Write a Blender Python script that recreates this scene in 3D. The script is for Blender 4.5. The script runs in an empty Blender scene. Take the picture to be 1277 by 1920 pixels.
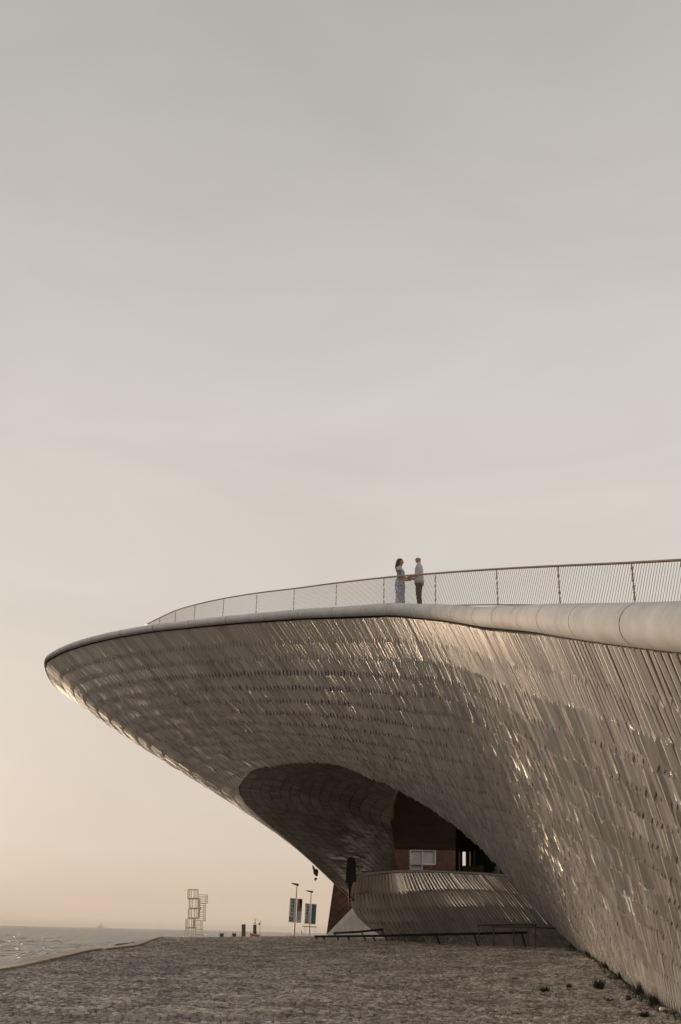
import bpy, bmesh, math, random
import numpy as np
from mathutils import Vector, Matrix
random.seed(7); rng = np.random.default_rng(7)
sc = bpy.context.scene
COL = sc.collection

# ------------------------------------------------------------------ camera
PITCH, ROLL, F = math.radians(22.54), math.radians(1.35), 1900.0
CAM = np.array([0, 0, 1.6])
cp, sp, cr, sr = math.cos(PITCH), math.sin(PITCH), math.cos(ROLL), math.sin(ROLL)
FW = np.array([0, cp, sp]); _R = np.array([1., 0, 0]); _U = np.array([0, -sp, cp])
RT = cr*_R + sr*_U; UP = -sr*_R + cr*_U
cam = bpy.data.cameras.new('camera'); camo = bpy.data.objects.new('camera', cam); COL.objects.link(camo)
camo.matrix_world = Matrix(((RT[0], UP[0], -FW[0], CAM[0]), (RT[1], UP[1], -FW[1], CAM[1]), (RT[2], UP[2], -FW[2], CAM[2]), (0, 0, 0, 1)))
cam.sensor_fit = 'VERTICAL'; cam.sensor_height = 36; cam.sensor_width = 24; cam.lens = 36*F/1920
cam.clip_start = .1; cam.clip_end = 30000
sc.camera = camo

# ------------------------------------------------------------------ light
SUN_AZ, SUN_EL = math.radians(-28), math.radians(4.5)      # azimuth measured from +Y towards +X
w = bpy.data.worlds.new('World'); sc.world = w; w.use_nodes = True
nt = w.node_tree; nt.nodes.clear(); N = nt.nodes.new; L = nt.links.new
out = N('ShaderNodeOutputWorld')
tc = N('ShaderNodeTexCoord'); sep = N('ShaderNodeSeparateXYZ'); L(tc.outputs['Generated'], sep.inputs[0])
sky = N('ShaderNodeTexSky'); sky.sky_type = 'NISHITA'; sky.sun_disc = False
sky.sun_elevation = SUN_EL; sky.sun_rotation = SUN_AZ; sky.air_density = 1.2; sky.dust_density = 4.0; sky.ozone_density = 1.0
hs = N('ShaderNodeHueSaturation'); hs.inputs['Saturation'].default_value = .35; L(sky.outputs[0], hs.inputs['Color'])
b1 = N('ShaderNodeBackground'); b1.inputs['Strength'].default_value = .004; L(hs.outputs[0], b1.inputs[0])
ramp = N('ShaderNodeValToRGB'); L(sep.outputs['Z'], ramp.inputs[0])
SKY = [(0.0, (.57, .445, .345)), (.03, (.555, .435, .335)), (.07, (.565, .483, .388)), (.16, (.56, .49, .418)), (.30, (.555, .511, .457)),
       (.48, (.515, .487, .450)), (.64, (.435, .412, .390)), (.80, (.35, .335, .322)), (1.0, (.325, .312, .302))]
els = ramp.color_ramp.elements
while len(els) < len(SKY): els.new(.5)
for e, (p, c) in zip(els, SKY): e.position = p; e.color = (*c, 1)
# sky dims towards the sun; brightness opposite is added to light the facade
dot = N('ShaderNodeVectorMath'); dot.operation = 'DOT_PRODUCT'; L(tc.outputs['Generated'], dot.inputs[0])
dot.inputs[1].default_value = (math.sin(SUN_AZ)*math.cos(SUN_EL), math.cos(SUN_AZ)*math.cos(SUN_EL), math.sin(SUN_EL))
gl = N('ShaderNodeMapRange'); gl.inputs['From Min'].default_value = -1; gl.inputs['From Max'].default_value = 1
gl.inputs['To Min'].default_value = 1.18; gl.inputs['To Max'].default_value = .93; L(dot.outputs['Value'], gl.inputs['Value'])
# faint high veils of cloud
cm = N('ShaderNodeMapping'); cm.inputs['Scale'].default_value = (2.2, 2.2, 7.0); cm.inputs['Rotation'].default_value = (.25, .1, .3); L(tc.outputs['Generated'], cm.inputs[0])
cn = N('ShaderNodeTexNoise'); cn.inputs['Scale'].default_value = 1.3; cn.inputs['Detail'].default_value = 6; cn.inputs['Roughness'].default_value = .55; cn.inputs['Distortion'].default_value = .8; L(cm.outputs[0], cn.inputs['Vector'])
cr_ = N('ShaderNodeMapRange'); cr_.inputs['From Min'].default_value = .3; cr_.inputs['From Max'].default_value = .75; cr_.inputs['To Min'].default_value = .965; cr_.inputs['To Max'].default_value = 1.06; L(cn.outputs['Fac'], cr_.inputs['Value'])
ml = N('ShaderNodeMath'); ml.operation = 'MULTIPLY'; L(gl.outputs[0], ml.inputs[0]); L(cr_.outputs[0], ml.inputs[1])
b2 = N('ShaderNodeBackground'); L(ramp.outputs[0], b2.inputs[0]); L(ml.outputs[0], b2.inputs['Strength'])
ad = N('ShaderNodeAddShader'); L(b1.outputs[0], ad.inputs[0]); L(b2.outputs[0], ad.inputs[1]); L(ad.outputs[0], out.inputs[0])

sun = bpy.data.lights.new('sun', 'SUN'); sun.energy = 2.0; sun.angle = math.radians(6.0); sun.color = (1, .73, .50)
suno = bpy.data.objects.new('sun', sun); COL.objects.link(suno)
sd = Vector((math.sin(SUN_AZ)*math.cos(SUN_EL), math.cos(SUN_AZ)*math.cos(SUN_EL), math.sin(SUN_EL)))
suno.rotation_euler = sd.to_track_quat('Z', 'Y').to_euler()
sc.view_settings.view_transform = 'Standard'; sc.view_settings.look = 'None'; sc.view_settings.exposure = 0.32; sc.view_settings.gamma = 1
sc.view_settings.use_curve_mapping = False
sc.render.engine = 'CYCLES'
sc.cycles.use_denoising = True
sc.cycles.max_bounces = 6; sc.cycles.volume_bounces = 0

# ------------------------------------------------------------------ helpers
def ray(px, py): return FW + (px-638.5)/F*RT - (py-960)/F*UP
def at_z(px, py, z): return CAM + z*ray(px, py)          # depth along the view axis
def at_d(px, py, Y): d = ray(px, py); return CAM + d*(Y/d[1])   # world distance Y
def proj(P):
    P = np.asarray(P, float)-CAM; z = P@FW
    return 638.5+F*(P@RT)/z, 960-F*(P@UP)/z, z
def spl(t, T, P):
    T = np.asarray(T, float); P = np.asarray(P, float)
    n = len(T); h = np.diff(T)[:, None]; d = np.diff(P, axis=0)/h
    m = np.empty_like(P); m[1:-1] = (d[:-1]*h[1:]+d[1:]*h[:-1])/(h[:-1]+h[1:]); m[0] = d[0]; m[-1] = d[-1]
    t = np.clip(np.asarray(t, float), T[0], T[-1])
    i = np.clip(np.searchsorted(T, t, side='right')-1, 0, n-2)
    hh = (T[i+1]-T[i]); s = ((t-T[i])/hh)[..., None]; hh = hh[..., None]
    return (2*s**3-3*s**2+1)*P[i]+(s**3-2*s**2+s)*hh*m[i]+(-2*s**3+3*s**2)*P[i+1]+(s**3-s**2)*hh*m[i+1]

def mesh_np(name, V, Fq):
    """mesh from a vertex array and faces (list of tuples or an (n,4)/(n,3) int array)"""
    me = bpy.data.meshes.new(name)
    if isinstance(Fq, np.ndarray):
        n, k = Fq.shape
        me.vertices.add(len(V)); me.vertices.foreach_set('co', np.asarray(V, np.float32).ravel())
        me.loops.add(n*k); me.loops.foreach_set('vertex_index', Fq.astype(np.int32).ravel())
        me.polygons.add(n); me.polygons.foreach_set('loop_start', np.arange(0, n*k, k, dtype=np.int32))
        me.update(calc_edges=True); me.polygons.foreach_set('use_smooth', np.zeros(n, bool)); me.validate()
    else:
        me.from_pydata([tuple(map(float, v)) for v in V], [], [tuple(f) for f in Fq]); me.update()
    return me
def link(name, me, mat=None, parent=None, smooth=False, loc=None):
    o = bpy.data.objects.new(name, me); COL.objects.link(o)
    if mat is not None: me.materials.append(mat)
    if smooth: me.polygons.foreach_set('use_smooth', np.ones(len(me.polygons), bool))
    if parent is not None: o.parent = parent
    if loc is not None: o.location = loc
    return o
def tag(o, label=None, cat=None, group=None, kind=None):
    if label: o['label'] = label
    if cat: o['category'] = cat
    if group: o['group'] = group
    if kind: o['kind'] = kind
    return o
def empty(name, loc=(0, 0, 0), rz=0):
    o = bpy.data.objects.new(name, None); COL.objects.link(o); o.location = loc; o.rotation_euler = (0, 0, rz); o.empty_display_size = .2
    return o
class MB:
    """collects shapes into one mesh"""
    def __init__(s): s.V = []; s.F = []
    def add(s, V, Fc):
        b = len(s.V); s.V += [tuple(map(float, v)) for v in V]; s.F += [tuple(i+b for i in f) for f in Fc]; return s
    def box(s, c, d, M=None):
        c = np.array(c, float); d = np.array(d, float)/2
        P = [np.array((x, y, z))*d for x in (-1, 1) for y in (-1, 1) for z in (-1, 1)]
        if M is not None: P = [np.asarray(M)@p for p in P]
        return s.add([c+p for p in P], [(0, 1, 3, 2), (4, 6, 7, 5), (0, 4, 5, 1), (2, 3, 7, 6), (0, 2, 6, 4), (1, 5, 7, 3)])
    def tube(s, pts, r, n=8, cap=True, ell=None):
        pts = [np.array(p, float) for p in pts]; k = len(pts)
        r = [r]*k if np.isscalar(r) else list(r)
        V = []; Fc = []
        up = np.array((0., 0, 1))
        t0 = pts[1]-pts[0]
        if abs(t0[2]) > .9*np.linalg.norm(t0): up = np.array((0., 1, 0))
        a = None
        for i, p in enumerate(pts):
            t = pts[min(i+1, k-1)]-pts[max(i-1, 0)]; t = t/(np.linalg.norm(t)+1e-12)
            if a is None: a = np.cross(up, t)
            else: a = a-t*(a@t)
            a = a/(np.linalg.norm(a)+1e-12); b = np.cross(t, a)
            e = ell if ell else (1, 1)
            for j in range(n):
                q = 2*math.pi*j/n; V.append(p+r[i]*(e[0]*math.cos(q)*a+e[1]*math.sin(q)*b))
        for i in range(k-1):
            for j in range(n):
                j2 = (j+1) % n; Fc.append((i*n+j, i*n+j2, (i+1)*n+j2, (i+1)*n+j))
        if cap: Fc.append(tuple(range(n))[::-1]); Fc.append(tuple((k-1)*n+j for j in range(n)))
        return s.add(V, Fc)
    def rings(s, rings, n=14, cap=True):
        """stack of ellipses (cx,cy,z,rx,ry)"""
        V = []; Fc = []
        for (cx, cy, z, rx, ry) in rings:
            for j in range(n):
                q = 2*math.pi*j/n; V.append((cx+rx*math.cos(q), cy+ry*math.sin(q), z))
        for i in range(len(rings)-1):
            for j in range(n):
                j2 = (j+1) % n; Fc.append((i*n+j, i*n+j2, (i+1)*n+j2, (i+1)*n+j))
        if cap: Fc.append(tuple(range(n))[::-1]); Fc.append(tuple((len(rings)-1)*n+j for j in range(n)))
        return s.add(V, Fc)
    def ball(s, c, r, n=10, m=7):
        r = (r, r, r) if np.isscalar(r) else r
        V = []; Fc = []
        for i in range(m+1):
            th = math.pi*i/m
            for j in range(n):
                q = 2*math.pi*j/n; V.append((c[0]+r[0]*math.sin(th)*math.cos(q), c[1]+r[1]*math.sin(th)*math.sin(q), c[2]+r[2]*math.cos(th)))
        for i in range(m):
            for j in range(n):
                j2 = (j+1) % n; Fc.append((i*n+j, (i+1)*n+j, (i+1)*n+j2, i*n+j2))
        return s.add(V, Fc)
    def slab(s, poly, thick):
        """flat polygon (3D points) given a thickness vector"""
        k = len(poly); P = [np.array(p, float) for p in poly]; t = np.array(thick, float)
        return s.add(P+[p+t for p in P], [tuple(range(k)), tuple(range(2*k-1, k-1, -1))]+[(i, (i+1) % k+0, (i+1) % k+k, i+k)[::-1] for i in range(k)])
    def build(s, name, mat=None, parent=None, smooth=False, loc=None):
        V = np.array(s.V)
        if loc is not None: V = V-np.array(loc)
        return link(name, mesh_np(name, V, s.F), mat, parent, smooth, loc)
def grid_mesh(P):
    """P (n,m,3) -> verts, quad array"""
    n, m = P.shape[:2]; i, j = np.meshgrid(np.arange(n-1), np.arange(m-1), indexing='ij')
    a = (i*m+j).ravel(); return P.reshape(-1, 3), np.stack([a, a+1, a+m+1, a+m], 1)

def mat(name, col, rough=.6, metal=0., vary=0., vscale=3., bump=0., bscale=20., island=0., spec=.5, coat=0., col2=None, stretch=None, detail=6, bdist=.02, coat_rough=.1):
    m = bpy.data.materials.new(name); m.use_nodes = True; t = m.node_tree; p = t.nodes['Principled BSDF']
    p.inputs['Base Color'].default_value = (*col, 1); p.inputs['Roughness'].default_value = rough; p.inputs['Metallic'].default_value = metal
    p.inputs['Specular IOR Level'].default_value = spec; p.inputs['Coat Weight'].default_value = coat; p.inputs['Coat Roughness'].default_value = coat_rough
    geo = t.nodes.new('ShaderNodeNewGeometry'); vec = geo.outputs['Position']
    if stretch:
        mp = t.nodes.new('ShaderNodeMapping'); mp.inputs['Scale'].default_value = stretch; t.links.new(vec, mp.inputs['Vector']); vec = mp.outputs[0]
    cur = None
    if vary or col2:
        nz = t.nodes.new('ShaderNodeTexNoise'); nz.inputs['Scale'].default_value = vscale; nz.inputs['Detail'].default_value = detail; nz.inputs['Roughness'].default_value = .65
        t.links.new(vec, nz.inputs['Vector'])
        r = t.nodes.new('ShaderNodeValToRGB'); r.color_ramp.elements[0].position = .32; r.color_ramp.elements[1].position = .68
        c2 = col2 or tuple(c*(1+vary) for c in col); c1 = col if col2 else tuple(c*(1-vary) for c in col)
        r.color_ramp.elements[0].color = (*c1, 1); r.color_ramp.elements[1].color = (*c2, 1)
        t.links.new(nz.outputs['Fac'], r.inputs[0]); cur = r.outputs[0]
    if island:
        mr = t.nodes.new('ShaderNodeMapRange'); mr.inputs['To Min'].default_value = 1-island; mr.inputs['To Max'].default_value = 1+island
        t.links.new(geo.outputs['Random Per Island'], mr.inputs['Value'])
        mx = t.nodes.new('ShaderNodeVectorMath'); mx.operation = 'SCALE'
        if cur: t.links.new(cur, mx.inputs[0])
        else: mx.inputs[0].default_value = col
        t.links.new(mr.outputs[0], mx.inputs['Scale']); cur = mx.outputs[0]
    if cur: t.links.new(cur, p.inputs['Base Color'])
    if bump:
        nb = t.nodes.new('ShaderNodeTexNoise'); nb.inputs['Scale'].default_value = bscale; nb.inputs['Detail'].default_value = 5
        t.links.new(vec, nb.inputs['Vector'])
        bn = t.nodes.new('ShaderNodeBump'); bn.inputs['Strength'].default_value = bump; bn.inputs['Distance'].default_value = bdist
        t.links.new(nb.outputs['Fac'], bn.inputs['Height']); t.links.new(bn.outputs[0], p.inputs['Normal'])
    return m

M = {}
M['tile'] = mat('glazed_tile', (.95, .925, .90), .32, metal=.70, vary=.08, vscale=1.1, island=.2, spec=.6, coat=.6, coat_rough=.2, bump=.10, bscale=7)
M['tile_in'] = mat('glazed_tile_shaded', (.58, .535, .48), .24, metal=.5, vary=.2, vscale=.9, island=.2, spec=.5, coat=.3, bump=.1, bscale=6)  # darker copy of the glazed tile, recess shade put into its colour
M['tile_low'] = mat('glazed_tile_low', (.94, .89, .82), .20, metal=.72, vary=.10, vscale=.8, island=.12, spec=.7, coat=.5, coat_rough=.12, bump=.25, bscale=3, bdist=.05)
M['backing'] = mat('backing', (.028, .025, .022), .9, spec=.1)
M['rim'] = mat('rim_concrete', (.55, .548, .545), .8, vary=.14, vscale=2.2, island=.07, bump=.12, bscale=14, spec=.3)
M['dark'] = mat('dark_joint', (.016, .015, .013), .95, spec=.0)
M['deck'] = mat('deck_stone', (.30, .27, .235), .7, vary=.2, vscale=2)
M['rail'] = mat('rail_steel', (.34, .24, .165), .5, metal=.2)
M['black'] = mat('black_steel', (.010, .010, .010), .6, vary=.3, vscale=8, spec=.2)
M['grey_steel'] = mat('grey_steel', (.07, .06, .05), .4, metal=.3)
M['stone'] = mat('cobble', (.335, .305, .275), .82, vary=.46, vscale=.8, island=.5, bump=.5, bscale=24, spec=.25)
M['soil'] = mat('joint_soil', (.055, .048, .042), .95, vary=.4, vscale=1.2, bump=.6, bscale=10)
M['kerb'] = mat('kerb_stone', (.36, .315, .26), .75, vary=.18, vscale=1.4, island=.08, bump=.2, bscale=8)
M['brick_red'] = mat('brick_red', (.135, .062, .045), .82, vary=.3, vscale=2.5, island=.3, bump=.2, bscale=12)
M['mortar'] = mat('mortar', (.085, .045, .036), .9)
M['pale'] = mat('pale_render', (.50, .48, .445), .55, vary=.22, vscale=.9, stretch=(2.2, 2.2, .35), bump=.08, bscale=6, detail=8)
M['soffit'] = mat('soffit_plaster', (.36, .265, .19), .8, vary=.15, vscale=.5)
M['glass'] = mat('dark_glass', (.012, .012, .013), .06, spec=.6)
M['blind'] = mat('window_blind', (.50, .49, .48), .6, vary=.15, vscale=1.5)
M['white'] = mat('white_frame', (.55, .53, .50), .5)
M['gold'] = mat('pale_frame', (.80, .66, .46), .45, metal=.2, spec=.5)
M['slab'] = mat('dark_slab', (.085, .075, .06), .6, vary=.2, vscale=3)
M['orange'] = mat('orange_paint', (.38, .13, .055), .5, vary=.2, vscale=4)
M['rock'] = mat('wet_rock', (.045, .04, .034), .8, vary=.4, vscale=3, bump=.6, bscale=6)
M['skin_w'] = mat('skin_woman', (.38, .19, .115), .5)
M['skin_m'] = mat('skin_man', (.38, .20, .125), .5)
M['hair'] = mat('dark_hair', (.022, .014, .010), .5, vary=.4, vscale=30, bump=.4, bscale=40)
M['shirt'] = mat('grey_shirt', (.46, .45, .48), .8, vary=.12, vscale=9, bump=.3, bscale=10)
M['trousers'] = mat('dark_trousers', (.010, .009, .010), .85, vary=.2, vscale=12)
M['dress'] = mat('floral_dress', (.09, .13, .25), .85, col2=(.66, .66, .72), vscale=20, detail=2)
M['leaf'] = mat('weed_leaf', (.030, .032, .018), .7, vary=.3, vscale=6, island=.3)
M['paper'] = mat('paper_cup', (.55, .52, .48), .6, vary=.15, vscale=12)
M['feather'] = mat('dark_feather', (.05, .028, .016), .7, vary=.3, vscale=9)
M['ban_grey'] = mat('banner_grey', (.46, .475, .475), .7, vary=.06, vscale=2)
M['ban_teal'] = mat('banner_teal', (.09, .185, .175), .7, col2=(.055, .10, .10), vscale=.8)
M['ban_photo'] = mat('banner_photo', (.03, .024, .022), .7, col2=(.30, .15, .125), vscale=1.6, detail=3)
M['ink'] = mat('ink_black', (.012, .012, .013), .7)
M['ink_red'] = mat('ink_red', (.28, .02, .018), .7)
M['ink_blue'] = mat('ink_blue', (.02, .06, .16), .7)
M['far_stone'] = mat('far_stone', (.72, .62, .48), .8)
M['wood'] = mat('counter_wood', (.10, .05, .028), .6, vary=.3, vscale=4)
M['light_stone'] = mat('pale_boulder', (.55, .47, .37), .75, vary=.2, vscale=2)

# water
def water_mat():
    m = bpy.data.materials.new('river_water'); m.use_nodes = True; t = m.node_tree; p = t.nodes['Principled BSDF']
    p.inputs['Base Color'].default_value = (.10, .08, .06, 1); p.inputs['Roughness'].default_value = .25; p.inputs['Specular IOR Level'].default_value = .22; p.inputs['IOR'].default_value = 1.33
    g = t.nodes.new('ShaderNodeNewGeometry'); prev = None
    for sc_, st, dist in (((.09, .012, .09), 1., 7.0), ((.4, .05, .4), 1., 2.6), ((1.5, .3, 1.5), 1., .6)):
        mp = t.nodes.new('ShaderNodeMapping'); mp.inputs['Scale'].default_value = sc_; mp.inputs['Rotation'].default_value = (0, 0, .25); t.links.new(g.outputs['Position'], mp.inputs[0])
        n = t.nodes.new('ShaderNodeTexNoise'); n.inputs['Scale'].default_value = 1; n.inputs['Detail'].default_value = 4; n.inputs['Distortion'].default_value = .6; t.links.new(mp.outputs[0], n.inputs['Vector'])
        b = t.nodes.new('ShaderNodeBump'); b.inputs['Strength'].default_value = st; b.inputs['Distance'].default_value = dist
        t.links.new(n.outputs['Fac'], b.inputs['Height'])
        if prev: t.links.new(prev, b.inputs['Normal'])
        prev = b.outputs[0]
    t.links.new(prev, p.inputs['Normal'])
    return m
M['water'] = water_mat()

# ------------------------------------------------------------------ museum shell curves
rim_px = [(1203, 1172, 11.1), (1100, 1166, 13.5), (1034, 1161, 15.8), (992, 1159, 18.2), (942, 1157, 20.5), (902, 1156, 22.9), (860, 1151, 25.3), (820, 1147, 27.7),
          (781, 1145, 30), (735, 1142, 32.3), (685, 1144.5, 34.5), (629, 1147.5, 36.7), (566, 1150.5, 38.7), (500, 1156, 40.6), (428, 1162, 42.3), (358, 1169.5, 43.9),
          (291, 1177, 45.4), (230, 1187, 47), (177, 1198.5, 48.8), (138, 1210, 50.3), (103, 1225, 52), (86, 1238, 53.2)]
RIM = np.array([(3.75, 3.0, 2.3), (3.5, 7.0, 3.65)]+[tuple(at_z(*r)) for r in rim_px] +
               [(-15.6, 53.6, 14.25), (-15.5, 55.3, 13.8), (-14.4, 58.0, 13.4), (-11.5, 61.5, 13.3), (-7, 65, 13.5), (-1, 68, 13.7)])
ARC = np.r_[0, np.cumsum(np.linalg.norm(np.diff(RIM, axis=0), axis=1))]
def A(i): return float(np.interp(i, np.arange(len(ARC)), ARC))
OC = [(0, (7.2, 9, 0)), (2, (7.6, 19.0, -.05)), (4, at_d(1277, 1905, 24.8)), (7, at_d(1182, 1846, 31)), (10, at_d(1088, 1784, 44)), (12, at_d(1000, 1697, 46)), (14, at_d(882, 1570, 47)),
      (16, at_d(752, 1482, 48.5)), (18, at_d(622, 1430, 49.5)), (20, at_d(520, 1432, 50.5)), (22, at_d(462, 1456, 51.5)), (23, at_d(449, 1480, 52.2)), (24, at_d(458, 1502, 53)),
      (25, at_d(478, 1524, 53.8)), (26, at_d(519, 1559, 55)), (27, at_d(571, 1604, 56.2)), (28, at_d(623, 1653, 57.3)), (29, at_d(660, 1689, 58))]
OT = [A(i) for i, _ in OC]; OP = np.array([p for _, p in OC])
BC = [(0, (0, 0, 0)), (6, (.3, 0, 0)), (10, (.2, -.3, -.2)), (14, (0, -.6, -.4)), (18, (-.3, -.6, -.6)), (21, (-.35, -.2, -.5)), (23, (-.3, .1, -.38)), (25, (-.12, .1, -.16)), (27, (.1, .2, .0)), (29, (0, .4, 0))]
BT = [A(i) for i, _ in BC]; BP = np.array([p for _, p in BC])
def O(u): return spl(u, OT, OP)
def S_A(u, v):
    u, v = np.broadcast_arrays(np.asarray(u, float), np.asarray(v, float)); R = spl(u, ARC, RIM); B = spl(u, BT, BP); v = v[..., None]
    return (1-v)*R+v*O(u)+4*v*(1-v)*B
EC = [(15.5, at_d(748, 1476, 52)), (18, at_d(745, 1480, 55)), (20, at_d(740, 1494, 58)), (22, at_d(736, 1518, 60)), (24, at_d(735.5, 1550, 62)), (26, at_d(739, 1590, 63.5)), (28, at_d(747, 1640, 65)), (29, at_d(752, 1668, 66))]
ET = [A(i) for i, _ in EC]; EP = np.array([p for _, p in EC])
def S_B(u, v):
    u, v = np.broadcast_arrays(np.asarray(u, float), np.asarray(v, float)); v = v[..., None]
    return (1-v)*O(u)+v*spl(u, ET, EP)+4*v*(1-v)*spl(u, [A(15), A(22), A(25), A(29)], [(0, 1.6, .5), (0, 1.2, .4), (.1, .0, .1), (0, -1.2, 0)])
DT = np.array([at_d(667, 1643.5, 57.3), at_d(700, 1638.5, 57.6), at_d(760, 1634.5, 58), at_d(860, 1637, 57.8), at_d(975, 1644, 57), at_d(1080, 1652, 56), at_d(1200, 1660, 55.5)])
DB = np.array([at_d(724, 1758, 60.2), at_d(770, 1790, 61), at_d(850, 1795, 60.5), at_d(970, 1796, 58.6), at_d(1090, 1796, 57.2), at_d(1190, 1796, 56), at_d(1300, 1796, 55.2)])
DK = np.r_[0, np.cumsum(np.linalg.norm(np.diff(DT, axis=0), axis=1))]
DBu = np.array([(-.98, 0, -.15), (-.85, -.6, -.1), (-.4, -.8, -.05), (0, -.5, 0), (0, 0, 0), (0, 0, 0), (0, 0, 0)])
def S_D(u, v):
    u, v = np.broadcast_arrays(np.asarray(u, float), np.asarray(v, float)); v3 = v[..., None]
    return (1-v3)*spl(u, DK, DT)+v3*spl(u, DK, DB)+4*v3*(1-v3)*spl(u, DK, DBu)

def normals(S, u, v, du, dv, toward):
    a = S(u+du, v)-S(u-du, v); b = S(u, v+dv)-S(u, v-dv); n = np.cross(a, b); n /= np.linalg.norm(n, axis=-1, keepdims=True)+1e-9
    return n*toward
def tile_array(S, ucols, pitch, s0, skew, amp, lng, toward, du=.05, lim=(0, 1), gap_u=.012, gap_s=.03, ridge=.42, tilt=.35, jit=.1, hole=0., diag=lambda u, s: 0., rib=lambda u, s: 0.):
    """long ceramic tiles laid in columns down surface S; returns list of (12,3) vertex blocks; ends are oblique so that rows end in a saw-tooth"""
    blocks = []; vv = np.linspace(0, 1, 60)
    for k in range(len(ucols)-1):
        ua, ub = ucols[k], ucols[k+1]; um = ua+(ub-ua)*ridge
        P = S(np.full(60, um), vv); s = np.r_[0, np.cumsum(np.linalg.norm(np.diff(P, axis=0), axis=1))]; Ls = s[-1]
        s00 = s0(um) if callable(s0) else s0; off = s00+rng.uniform(-.02, .02)
        nrow = int((Ls-s00)/pitch)+2
        j0 = 0
        for j in range(nrow):
            a = max(off+(j-.0)*pitch, s00); b = off+(j+1)*pitch-gap_s
            if j == 0: a = s00
            dg_ = diag(um, a); rb_ = rib(um, a)
            ft = np.array([0, .085, max(ridge-dg_, .14), 1.]); fb_ = np.array([0, .085, min(ridge+dg_, .93), 1.])
            sa = a+skew*ft if j > 0 else np.full(4, a)
            sb = b+skew*fb_
            if sa.min() > Ls-.12: break
            hl = hole if (a > 1.9) else .0; sb = sb-hl*np.array([1, .9, .4, 0])
            sa = np.minimum(sa, Ls-.02); sb = np.minimum(sb, Ls-.01)
            if (sb-sa).max() < .08: continue
            va = np.interp(sa, s, vv); vb = np.interp(sb, s, vv)
            w_ = (ub-ua); g = min(gap_u/max(w_, 1e-6), .1)
            U8 = ua+w_*np.clip(np.r_[ft, fb_], g, 1-g); V8 = np.clip(np.r_[va, vb], .002, .998)
            Pt = S(U8, V8); n = normals(S, U8, V8, du, .004, toward)
            q = amp(um, (a+b)/2/Ls, a)*(1+rng.uniform(-jit, jit))
            t = rng.normal(0, tilt)*q; l = lng(um); t2 = rng.normal(0, .15)*q
            kd = min(1., dg_/.16)
            h = q*np.array([0, .05, 1.0-.3*kd, .3, .1*kd, .15*kd, 1.0, .3+.15*kd])+t*np.array([1, .8, 0, -1, 1, .8, 0, -1])
            h = h+q*l*np.r_[[-.3]*4, [.7]*4]+t2*np.r_[[1]*4, [-1]*4]
            h = np.maximum(h, -.008)+.014; h[[0, 4]] += rb_
            top = Pt+n*h[:, None]; bot = Pt-n*.03
            blocks.append(np.concatenate([top, bot]))
    return blocks
TF = np.array([(0, 1, 5, 4), (1, 2, 6, 5), (2, 3, 7, 6), (0, 4, 12, 8), (3, 11, 15, 7), (0, 8, 9, 1), (1, 9, 10, 2), (2, 10, 11, 3), (4, 5, 13, 12), (5, 6, 14, 13), (6, 7, 15, 14)])
def tri_area_px(B):
    x, y, z = proj(B[[0, 3, 7, 4]]);
    if (z < 1).any() or x.max() < 0 or x.min() > 1277 or y.max() < 0 or y.min() > 1920: return 0
    return .5*abs(sum(x[i]*y[(i+1) % 4]-x[(i+1) % 4]*y[i] for i in range(4)))
def tiles_joined(name, blocks, m, parent):
    V = np.concatenate(blocks); n = len(blocks)
    Fq = (TF[None]+16*np.arange(n)[:, None, None]).reshape(-1, 4)
    return tag(link(name, mesh_np(name, V, Fq), m, parent), kind='stuff')
def tiles_single(blocks, m, parent):
    for B in blocks:
        c = B.mean(0); link('tile', mesh_np('tile', B-c, [tuple(f) for f in TF]), m, parent, loc=c)

museum = tag(empty('museum_building', (3, 45, 1.0)), 'sweeping pale tiled museum with overhanging wave-shaped roof and dark mouth-like entrance', 'building')
def mpart(o): o.parent = museum; o.matrix_parent_inverse = Matrix.Translation((-3, -45, -1.0)); return o
def shell(name, S, u0, u1, nu, nv, m, push, toward):
    U, V = np.meshgrid(np.linspace(u0, u1, nu), np.linspace(0, 1, nv), indexing='ij'); P = S(U, V)
    n = normals(S, U, V, .05, .004, toward); v, f = grid_mesh(P-n*push); o = link(name, mesh_np(name, v, f), m, None, True); mpart(o)
    return o
# which way the normals look: make them face the camera side at a visible spot
def facing(S, u, v):
    n = normals(S, np.array([u]), np.array([v]), .05, .004, 1)[0]; return 1. if n@(CAM-S(u, v)) > 0 else -1.
tA = facing(S_A, A(10), .5); tB = facing(S_B, A(23), .5); tD = facing(S_D, DK[3], .5)

def rrad(u): return np.interp(u, [A(0), A(3), A(9), A(16), A(21), A(22.5), A(23), A(24), A(29)], [.26, .248, .212, .165, .15, .12, .075, .03, .03])
over = shell('overhang_shell', S_A, A(0), A(29), 160, 30, M['backing'], .06, tA)
def ampA(u, v, s):
    right = np.clip((A(9)-u)/(A(9)-A(3)), 0, 1)
    base = .072-.022*right
    top = np.clip((s-.2)/2.4, .4, 1)
    bottom = 1-.80*np.clip((v-.62)/.3, 0, 1)*np.clip((A(12)-u)/6, 0, 1)
    edge = np.clip((1-v)/(.15 if u > A(21) else .07), .25, 1)*np.interp(u, [A(22.5), A(24)], [1, .45])
    return base*top*bottom*edge
ucA = np.arange(A(0), A(29), .235)
lngA = lambda u: float(np.interp(u, [A(5), A(10), A(16), A(21), A(23.3), A(24.5)], [.0, .2, .9, 2.4, 1.1, .3]))
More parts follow.
